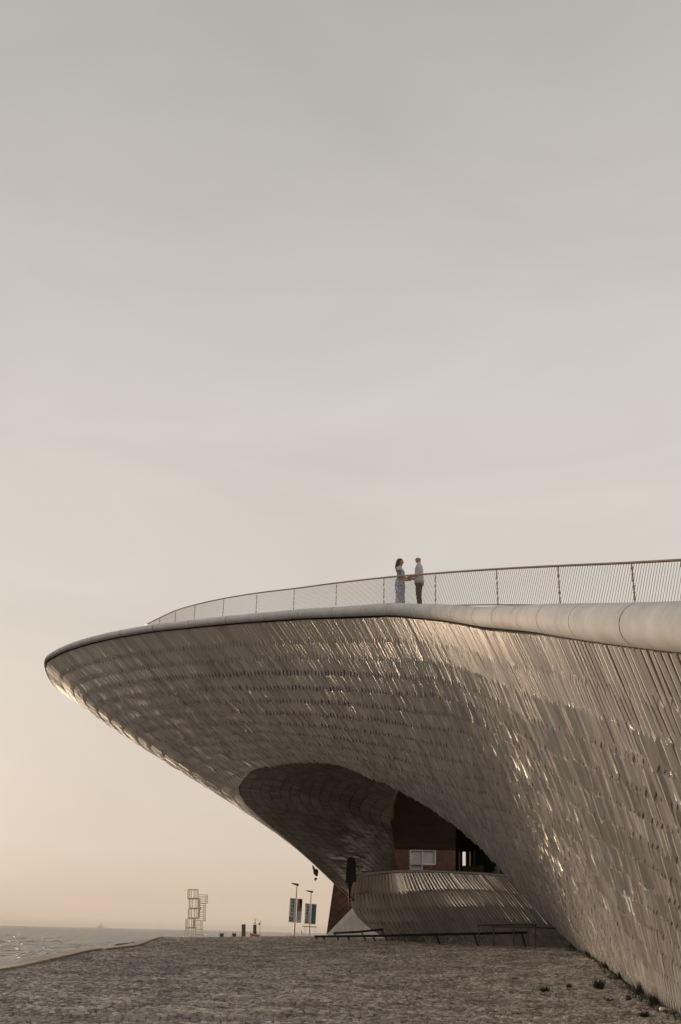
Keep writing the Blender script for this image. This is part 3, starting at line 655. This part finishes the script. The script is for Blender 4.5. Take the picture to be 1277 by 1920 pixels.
r1, f1 = banner('lamp_banner', 'grey banner reading 10xmaat sideways with a red x, left lamp', [(541, 1728.5), (552.5, 1729.2), (554.8, 1685.2), (543.8, 1684.4)], 119.8, M['ban_grey'])
letter_rows(r1, f1, [('1', -.435, K), ('0', -.335, K), ('x', -.165, M['ink_red']), ('m', .03, K), ('a', .20, K), ('a', .335, K), ('t', .455, K)], .62, -.05)
r2, f2 = banner('lamp_banner', 'banner with dark pinkish photo above grey text block, left lamp', [(555.0, 1729.4), (564.8, 1730), (567.2, 1686), (557.6, 1685.3)], 119.8, M['ban_grey'])
c, u, r, n, H, W = f2
mb = MB(); p = c+u*(.225*H); mb.slab([p-u*H*.26-r*W*.48, p-u*H*.26+r*W*.48, p+u*H*.26+r*W*.48, p+u*H*.26-r*W*.48], -n*.01); put(r2, mb, 'photo_print', M['ban_photo'])
mb = MB(); p = c+u*(.30*H)+r*W*.12; mb.slab([p-u*H*.20, p-u*H*.1+r*W*.34, p+u*H*.17+r*W*.3, p+u*H*.18-r*W*.22, p-u*H*.02-r*W*.1], -n*.02); put(r2, mb, 'photo_shape', K)
mb = MB()
for i in range(7): p = c-u*(.075+.05*i)*H; mb.slab([p-r*W*.4-u*.02, p+r*W*(.1+.3*((i*37) % 10)/10)-u*.02, p+r*W*(.1+.3*((i*37) % 10)/10)+u*.02, p-r*W*.4+u*.02], -n*.01)
put(r2, mb, 'text_lines', M['slab'])
r3, f3 = banner('lamp_banner', 'pale blue-grey banner with slanted dark lettering, right lamp', [(570.8, 1731.6), (580.3, 1732.2), (581.8, 1695), (572.4, 1694.2)], 137.8, M['ban_grey'])
letter_rows(r3, f3, [('1', -.44, K), ('0', -.34, K), ('x', -.17, M['ink_blue']), ('m', .02, K), ('a', .19, K), ('a', .33, K), ('t', .45, K)], .60, -.05)
r4, f4 = banner('lamp_banner', 'teal banner with column of dark illegible strokes, right lamp', [(582.6, 1732.3), (591.6, 1733), (593.8, 1695.8), (584.2, 1695.2)], 137.8, M['ban_teal'])
c, u, r, n, H, W = f4; mb = MB()
for i in range(11):
    p = c+u*(-.45+.085*i)*H-r*W*.05; wd = .26+.06*((i*5) % 3); mb.slab([p-r*W*wd-u*.045, p+r*W*wd-u*.02, p+r*W*wd+u*.045, p-r*W*wd+u*.02], -n*.01)
mb.slab([c-u*.42*H-r*W*.34, c+u*.42*H-r*W*.34, c+u*.42*H-r*W*.27, c-u*.42*H-r*W*.27], -n*.012); put(r4, mb, 'strokes', K)

# signpost frame and bollard between the lamps
tb = tag(empty('timber_frame', tuple(G(572, 1757, 125))), 'narrow bar on thin posts standing beside the right lamp post', 'frame')
mb = MB(); mb.tube([G(567.5, 1736.7, 125), G(593.7, 1738.2, 125)], .055, 6); put(tb, mb, 'crossbar', M['rail'])
for x in (571.8, 590.5):
    mb = MB(); mb.tube([G(x, 1762, 125), G(x, 1737.2, 125)], .03 if x < 580 else .02, 6); put(tb, mb, 'post', M['gold'])
mb = MB(); mb.tube([G(565.2, 1764, 122), G(565.8, 1746.5, 122)], .07, 8); mb.ball(G(565.8, 1746.5, 122), .075); tag(mb.build('bollard', M['rail'], None, True), 'thin dark bollard between the two lamp posts', 'bollard')

# slabs on the crest
def slabthing(name, label, x0, x1, y0, y1, D, cat, group=None, d=.4):
    root = tag(empty(name, tuple(G((x0+x1)/2, y1, D))), label, cat, group)
    mb = MB(); mb.slab([G(x0, y1+3, D), G(x1, y1+3, D), G(x1, y0+.8, D), G(x0, y0+.8, D)], (0, d, 0)); put(root, mb, 'body', M['slab'])
    mb = MB(); mb.slab([G(x0-.3, y0+.8, D-.04), G(x1+.3, y0+.8, D-.04), G(x1+.3, y0, D-.04), G(x0-.3, y0, D-.04)], (0, d+.08, 0)); put(root, mb, 'cap', M['slab'])
    return root
slabthing('stone_block', 'left of two low dark blocks on the paving crest', 412, 419, 1750, 1758, 110, 'block', 'low blocks on the crest')
slabthing('stone_block', 'right of two low dark blocks on the paving crest', 435.4, 442.3, 1750, 1758, 110, 'block', 'low blocks on the crest')
slabthing('info_pillar', 'tall plain dark slab pillar on the paving crest', 453.2, 460, 1733, 1758, 110, 'pillar')
ip = slabthing('info_pillar', 'dark slab pillar topped by thin rods behind orange bench', 474.6, 480.6, 1734, 1758, 112, 'pillar')
mb = MB(); mb.tube([G(478.8, 1734, 112), G(479.3, 1721.5, 112)], .035, 6); mb.tube([G(478.9, 1726.5, 112), G(473, 1720.5, 112)], .018, 5); mb.ball(G(477, 1730.5, 112), .10); put(ip, mb, 'rod', M['gold'])
pm = tag(empty('rod_mast', tuple(G(486, 1757, 112))), 'thin pale mast with small lamp and angled arm on the crest', 'mast')
mb = MB(); mb.tube([G(486.5, 1760, 112), G(488.2, 1727, 112)], .035, 6); put(pm, mb, 'pole', M['gold'])
mb = MB(); mb.tube([G(487.8, 1728.5, 112), G(482, 1723.5, 112)], .02, 5); put(pm, mb, 'arm', M['gold'])
mb = MB(); mb.ball(G(486, 1732.4, 112), (.08, .08, .11)); put(pm, mb, 'lamp', M['slab'], True)
ob = tag(empty('orange_bench', tuple(G(478, 1757, 108))), 'low orange boat-shaped bench at the foot of the rod-topped pillar', 'bench')
mb = MB(); mb.tube([G(468.8, 1750.5, 108), G(472, 1752.5, 108), G(478, 1754, 108), G(484, 1754.5, 108), G(488, 1755.2, 108)], [.09, .16, .19, .20, .12], 8, ell=(1, .7)); put(ob, mb, 'seat', M['orange'], True)
for x in (471.5, 485.5): mb = MB(); mb.box(G(x, 1757, 108), (.18, .4, .4)); put(ob, mb, 'leg', M['orange'])
mb = MB(); mb.ball(G(462.3, 1748.6, 109), (.10, .08, .07)); mb.tube([G(462.0, 1748.6, 109), G(460.2, 1750, 109)], .02, 5)
tag(mb.build('tap', M['gold'], None, True), 'small pale fitting on right side of the tall plain pillar', 'fitting')

# stacked scaffold tower
tw = tag(empty('scaffold_tower', tuple(G(365, 1762, 200))), 'pale stacked lattice tower with offset storeys and ladder bays by the river', 'tower')
def Gt(x, y, d=0): return G(x, y, 200+d)
st = [(352.4, 370.8, 1667.8, 1686), (354.6, 374.5, 1686, 1704.5), (353, 371.5, 1704.5, 1722.8), (348.6, 365.6, 1722.8, 1741), (347.5, 366, 1741, 1763)]
bays = [(370.5, 388.6, 1677.5, 1693.2), (372, 385.2, 1693.6, 1710), (370.6, 384.8, 1710, 1726.5), (365.6, 379.2, 1726.5, 1742.5), (366, 380.3, 1742.5, 1763)]
for (x0, x1, y0, y1) in st:
    for dd in (0, 1.8):
        for k in (0, .16, .33, .62, .8, 1): mb = MB(); mb.tube([Gt(x0+(x1-x0)*k, y1, dd), Gt(x0+(x1-x0)*k+.4, y0, dd)], .12 if k in (0, 1) else .085, 5); put(tw, mb, 'upright', M['gold'])
    mb = MB(); a, b = Gt(x0-.6, y1), Gt(x1+.6, y1); mb.slab([a, b, b+np.array((0, 0, .24)), a+np.array((0, 0, .24))], (0, 1.9, 0)); put(tw, mb, 'platform', M['rail'])
mb = MB(); a, b = Gt(352.6, 1667.8), Gt(371, 1667.8); mb.tube([a, b], .10, 5); mb.tube([a+np.array((0, 1.8, 0)), b+np.array((0, 1.8, 0))], .08, 5); put(tw, mb, 'top_rail', M['gold'])
for (x0, x1, y0, y1) in bays:
    for dd in (0, 1.5):
        for x in (x0, x1, x1-3): mb = MB(); mb.tube([Gt(x, y1, dd), Gt(x+.4, y0, dd)], .07, 5); put(tw, mb, 'bay_upright', M['gold'])
    ny = 4
    for k in range(ny+1):
        y = y0+(y1-y0)*k/ny; mb = MB(); mb.box((Gt(x0, y)+Gt(x1, y))/2+np.array((0, .75, 0)), (np.linalg.norm(Gt(x1, y)-Gt(x0, y)), 1.5 if k % 2 else .1, .09)); put(tw, mb, 'tread', M['gold'] if k % 2 else M['rail'])
mb = MB(); mb.slab([Gt(371, 1722), Gt(374, 1722), Gt(375, 1687), Gt(372.4, 1687)], (0, .2, 0)); mb.slab([Gt(361, 1741), Gt(366, 1741), Gt(366.5, 1724), Gt(363, 1724)], (0, .2, 0)); put(tw, mb, 'side_panel', M['rail'])

# far lighthouse on its round fort
lf = tag(empty('lighthouse_fort', tuple(G(189, 1738, 5000))), 'faint lighthouse on low round fort out on the horizon', 'lighthouse')
p = G(189, 1737, 5000); mb = MB(); mb.rings([(p[0], p[1], -3.6, 16, 16), (p[0], p[1], 5, 14, 14), (p[0], p[1], 7.5, 13.2, 13.2)], 18); put(lf, mb, 'fort', M['far_stone'])
mb = MB(); mb.rings([(p[0], p[1], 7.5, 2.6, 2.6), (p[0], p[1], 18, 2.2, 2.2), (p[0], p[1], 18.2, 3, 3), (p[0], p[1], 19, 3, 3), (p[0], p[1], 19.1, 1.5, 1.5), (p[0], p[1], 21.2, .4, .4)], 12); put(lf, mb, 'tower', M['far_stone'])

# dark rock by the kerb
rk = MB(); rng2 = np.random.default_rng(3)
for k in range(9):
    t = k/8; rk.ball(G(218+30*t, 1780-4.2*t-1.2*math.sin(3*t), 52), (.42, .3, .17+.06*rng2.random()), 8, 5)
tag(rk.build('dark_rock', M['rock'], None, True), 'low dark wet rock lying against the river kerb', 'rock')

# birds
def bird(label, body, wings, D):
    root = tag(empty('bird', tuple(G(*body[0], D))), label, 'bird')
    mb = MB(); mb.tube([G(x, y, D) for x, y in body], [.02, .07, .10, .11, .08, .02][:len(body)] if len(body) > 3 else [.015, .045, .01], 8); put(root, mb, 'body', M['feather'], True)
    for wp in wings:
        mb = MB(); k = len(wp); mb.tube([G(x, y, D-.1+.15*i) for i, (x, y) in enumerate(wp)], list(np.interp(np.linspace(0, 1, k), [0, .5, 1], [.085, .07, .02])), 6, ell=(1, .35)); put(root, mb, 'wing', M['feather'], True)
    return root
bird('dark brown bird in mid-air with raised wings, left of the overhang', [(594.8, 1643), (594, 1641), (592.6, 1638), (591, 1635), (589.6, 1632.5), (588.5, 1630)], [[(591, 1634.5), (588.6, 1629), (587.2, 1625), (586.3, 1622.6)], [(593.4, 1638.5), (594.4, 1634), (593.8, 1630.6), (592.4, 1628.8)]], 56)
bird('small dark sliver of a bird just below the larger flying bird', [(592.8, 1645.4), (591.9, 1648.5), (591.2, 1652)], [[(592.2, 1647), (591.8, 1649), (591.4, 1651)]], 56)

# weeds and litter
def weed(label, c, h, wd, n, seed, group='weeds on the paving'):
    q = np.random.default_rng(seed); root = tag(empty('weed', tuple(c)), label, 'plant', group); mb = MB()
    for i in range(n):
        a = q.uniform(0, 6.28); o = np.array((math.cos(a), math.sin(a), 0)); l = h*q.uniform(.5, 1.1); b = c+o*wd*q.uniform(0, .5); t = b+o*wd*q.uniform(.1, .7)+np.array((0, 0, l)); m_ = (b+t)/2+o*.03; sd_ = np.cross(o, (0, 0, 1))*q.uniform(.008, .02)
        mb.add([b-sd_, b+sd_, m_+sd_*1.6, t, m_-sd_*1.6], [(0, 1, 2, 4), (4, 2, 3)])
    put(root, mb, 'leaves', M['leaf']); return root
def gp_(px, py):
    d = ray(px, py); lo, hi = 5., 90.
    for Y in np.arange(15, 90, .05):
        p = CAM+d*(Y/d[1])
        if p[2] <= float(gh(p[0], p[1]))+.01: return p
    return p
weed('largest leafy weed growing in the open paving near the facade', gp_(1124, 1855), .28, .26, 60, 1)
weed('dark round weed tuft left of the largest weed', gp_(1019, 1860), .14, .24, 46, 2)
weed('tiny weed between the round tuft and the largest weed', gp_(1067, 1853), .14, .10, 22, 3)
weed('pale flat weed below the largest weed', gp_(1142, 1877), .08, .22, 24, 4)
weed('small dry upright weed right of the pale flat weed', gp_(1179, 1877), .16, .08, 18, 5)
weed('small dark weed at the lower right beside the paper cup', gp_(1210, 1908), .12, .16, 26, 6)
weed('faint low weed at far left of the weed patch', gp_(966, 1837), .07, .2, 20, 7)
names = ['at the corner where facade meets handrail', 'just right of the facade corner', 'below the facade a third of the way out', 'below the facade near its middle', 'tall and thin against the facade', 'below the facade above the paper cup', 'below the facade right above the cup']
for i, (px, py, h, wd, n) in enumerate(((1085, 1781, .34, .7, 60), (1110, 1794, .25, .6, 50), (1140, 1816, .22, .5, 45), (1165, 1838, .26, .5, 55), (1190, 1852, .55, .16, 26), (1205, 1868, .32, .4, 60), (1232, 1885, .26, .34, 60))):
    weed('dark weed clump '+names[i], gp_(px, py)+np.array((0, 0, 0)), h, wd, n, 30+i, 'weeds along the foot of the facade')
fr = MB(); q = np.random.default_rng(11)
for i in range(900):
    t = q.uniform(A(3.4), A(10.4)); b = O(np.array([t]))[0]+np.array((q.uniform(-.38, -.02), q.uniform(-.1, .1), 0)); b[2] = float(gh(b[0], b[1])); h = q.uniform(.05, .2); a = q.uniform(0, 6.28); o = np.array((math.cos(a), math.sin(a), 0)); s_ = np.cross(o, (0, 0, 1))*.012
    fr.add([b-s_, b+s_, b+o*.08+np.array((0, 0, h))], [(0, 1, 2)])
tag(fr.build('weed_strip', M['leaf']), 'straggly dark weeds lining the joint between paving and facade', 'weeds', None, 'stuff')
c = gp_(1246, 1898); cu = tag(empty('paper_cup', tuple(c)), 'crumpled white paper cup lying at the foot of the facade', 'cup')
ax_ = np.array((.8, .5, -.05)); ax_ /= np.linalg.norm(ax_); mb = MB(); mb.tube([c+np.array((0, 0, .06))-ax_*.10, c+np.array((0, 0, .055))-ax_*.02, c+np.array((0, 0, .05))+ax_*.05], [.062, .05, .052], 12, ell=(1, .8)); put(cu, mb, 'cup', M['paper'], True)
mb = MB(); mb.tube([c+np.array((0, 0, .05))+ax_*.075, c+np.array((0, 0, .045))+ax_*.15], [.045, .036], 12, ell=(1, .8)); put(cu, mb, 'lid', M['paper'], True)

# ------------------------------------------------------------------ people
def skinned(verts, edges, radii, sub=2):
    me = bpy.data.meshes.new('body'); me.from_pydata(verts, edges, []); o = bpy.data.objects.new('body', me); COL.objects.link(o)
    s_ = o.modifiers.new('s', 'SKIN'); s_.use_smooth_shade = True
    for v_, r in zip(me.skin_vertices[0].data, radii): v_.radius = (r, r) if np.isscalar(r) else r
    me.skin_vertices[0].data[0].use_root = True
    u_ = o.modifiers.new('u', 'SUBSURF'); u_.levels = sub; u_.render_levels = sub
    dg = bpy.context.evaluated_depsgraph_get(); m2 = bpy.data.meshes.new_from_object(o.evaluated_get(dg)); bpy.data.objects.remove(o)
    V = [tuple(v_.co) for v_ in m2.vertices]; Fc = [tuple(p.vertices) for p in m2.polygons]; return V, Fc
def person(label, loc, rz, H, woman, sit=False, group=None):
    """local +Y is where the person faces"""
    k = H/1.78; root = tag(empty('person', tuple(loc), rz), label, 'person', group)
    def put_(mb, name, m, smooth=True):
        mb.V = [tuple(np.array(v_)*k) for v_ in mb.V]; o = mb.build(name, m, None, smooth); o.parent = root; return o
    sw = .165 if woman else .195
    V = [(0, 0, .95), (0, .0, 1.12), (0, 0, 1.33), (0, -.01, 1.47), (0, .01, 1.55), (0, .03, 1.65), (0, .02, 1.72)]; r = [.125, .11, .135, .066, .064, .108, .088]; Eg = [(i, i+1) for i in range(6)]
    for s_ in (-1, 1):
        b = len(V); V += [(s_*sw, -.01, 1.42), (s_*(sw+.035), -.04, 1.14), (s_*.13, .19, 1.035), (s_*.075, .285, 1.04)]; r += [.058, .044, .033, .036]; Eg += [(2, b), (b, b+1), (b+1, b+2), (b+2, b+3)]
        b = len(V)
        if sit: V += [(s_*.1, .02, .9), (s_*.12, .42, .92), (s_*.12, .44, .5), (s_*.12, .56, .46)]
        else: V += [(s_*.09, 0, .86), (s_*.10, .02, .48), (s_*.10, -.02, .09), (s_*.11, .13, .035)]
        r += [.095, .062, .042, .035]; Eg += [(0, b), (b, b+1), (b+1, b+2), (b+2, b+3)]
    bv, bf = skinned(V, Eg, r); mb = MB(); mb.add(bv, bf)
    mb.tube([(0, .09, 1.672), (0, .122, 1.642), (0, .10, 1.628)], [.008, .017, .010], 6)                       # nose
    for s_ in (-1, 1):
        mb.ball((s_*.088, .015, 1.645), (.014, .024, .034), 8, 5); mb.ball((s_*.034, .094, 1.675), (.014, .010, .009), 6, 4)
        for f_ in range(5):                                                                                     # fingers curl round the other hand
            if f_ == 4: pts = [(s_*.085, .285, 1.06), (s_*.075, .315, 1.085), (s_*.05, .335, 1.085)]; rr = [.013, .011, .008]
            else: z_ = 1.062-.019*f_; l_ = (.05, .058, .054, .042)[f_]; pts = [(s_*.075, .295, z_), (s_*.07, .305+l_, z_-.003), (s_*.035, .325+l_, z_-.006), (s_*.015, .30+l_, z_-.008)]; rr = [.011, .0105, .0095, .007]
            mb.tube(pts, rr, 6)
    mb.tube([(-.03, .088, 1.605), (0, .098, 1.604), (.03, .088, 1.605)], [.004, .008, .004], 5)                 # mouth
    put_(mb, 'body', M['skin_w'] if woman else M['skin_m'])
    if woman:
        mb = MB(); mb.ball((0, -.015, 1.685), (.103, .118, .105), 14, 10); mb.rings([(0, -.045, 1.70, .10, .085), (0, -.075, 1.60, .118, .085), (0, -.095, 1.50, .125, .08), (0, -.10, 1.41, .115, .065), (0, -.10, 1.33, .07, .04)], 14); put_(mb, 'hair', M['hair'])
        mb = MB(); mb.rings([(0, .0, 1.40, .15, .10), (0, .01, 1.31, .16, .135), (0, .02, 1.25, .155, .135), (0, .005, 1.10, .135, .115), (0, -.01, .98, .175, .15), (0, -.015, .88, .20, .175), (0, 0, .70, .20, .17), (0, 0, .5, .18, .15), (0, 0, .3, .18, .155), (0, -.02, .12, .21, .20), (0, -.03, .02, .235, .225)], 20); put_(mb, 'dress', M['dress'])
        for s_ in (-1, 1): mb = MB(); mb.rings([(s_*.165, -.01, 1.44, .04, .05), (s_*.185, -.015, 1.40, .085, .09), (s_*.195, -.02, 1.33, .10, .105), (s_*.195, -.03, 1.27, .085, .095), (s_*.195, -.03, 1.245, .06, .065)], 12); put_(mb, 'sleeve', M['dress'])
    else:
        if not sit:
            mb = MB(); mb.ball((0, .058, 1.598), (.066, .054, .045), 10, 6); put_(mb, 'beard', M['hair'])
        else:
            mb = MB(); mb.ball((0, -.01, 1.70), (.105, .118, .10), 12, 8); put_(mb, 'hair', M['hair'])
        mb = MB(); mb.rings([(0, -.01, 1.475, .075, .07), (0, -.012, 1.45, .13, .085), (0, -.005, 1.40, .20, .115), (0, .0, 1.32, .195, .135), (0, 0, 1.15, .18, .135), (0, .0, 1.0, .195, .145), (0, -.005, .92, .213, .152), (0, -.005, .80, .216, .155)], 18)
        put_(mb, 'shirt', M['shirt'])
        for s_ in (-1, 1): mb = MB(); mb.tube([(s_*.15, -.01, 1.455), (s_*.205, -.015, 1.40), (s_*.232, -.035, 1.26), (s_*.238, -.045, 1.14), (s_*.21, .03, 1.07), (s_*.135, .19, 1.037)], [.06, .075, .068, .062, .056, .046], 12); put_(mb, 'sleeve', M['shirt'])
        mb = MB(); mb.tube([(-.06, -.05, 1.485), (-.065, .03, 1.475), (0, .07, 1.455), (.065, .03, 1.475), (.06, -.05, 1.485)], .014, 6); put_(mb, 'collar', M['shirt'])
        for s_ in (-1, 1):
            mb = MB()
            if sit: mb.tube([(s_*.09, 0, .93), (s_*.12, .42, .93), (s_*.12, .45, .55)], [.12, .085, .065], 10)
            else: mb.tube([(s_*.085, -.01, .95), (s_*.092, 0, .82), (s_*.10, .02, .5), (s_*.10, -.015, .10), (s_*.10, -.01, .05)], [.115, .11, .082, .068, .07], 12)
            put_(mb, 'trouser_leg', M['trousers'])
            mb = MB(); mb.tube([(s_*.105, -.08, .05), (s_*.107, .02, .055), (s_*.112, .13, .04), (s_*.112, .20, .03)], [.04, .052, .046, .025], 8, ell=(1, .8)); put_(mb, 'shoe', M['trousers'])
    return root
zf = 33.3
mt = at_z(785.5, 1042.5, zf); 
# hands meet: the two stand about 0.65 m apart
axis = np.array((1., -.2, 0)); axis /= np.linalg.norm(axis); pw_ = mt-axis*.62; wt = at_z(751.5, 1048.5, zf+.13); pw_[2] = wt[2]
Hm, Hw = 1.79, 1.70
foot = mt[2]-Hm
person('bald bearded man in grey shirt and dark trousers holding hands on the roof', (mt[0], mt[1], foot), math.atan2(-axis[0]*-1, -axis[1])*0+math.atan2(axis[0], -axis[1]), Hm, False)
person('woman with long dark hair in blue floral dress holding hands on the roof', (pw_[0], pw_[1], foot+.0), math.atan2(-axis[0], axis[1]), wt[2]-foot, True)
# two seated guests
for i, (x, y, D, rz, lab) in enumerate(((932, 1612.5, 66, 1.2, 'person with dark hair in pale shirt seated behind the curved parapet, left of two'), (955, 1616, 66, -1.0, 'dark-haired person seated behind the curved parapet, right of two'))):
    p = at_d(x, y, D); person(lab, (p[0], p[1], p[2]-1.74), rz, 1.74, False, True, 'guests seated under the overhang')
print('tiles', len(bA), len(bB), len(bD), 'cobbles', len(CB), 'bars', nb, 'bricks', len(brs))
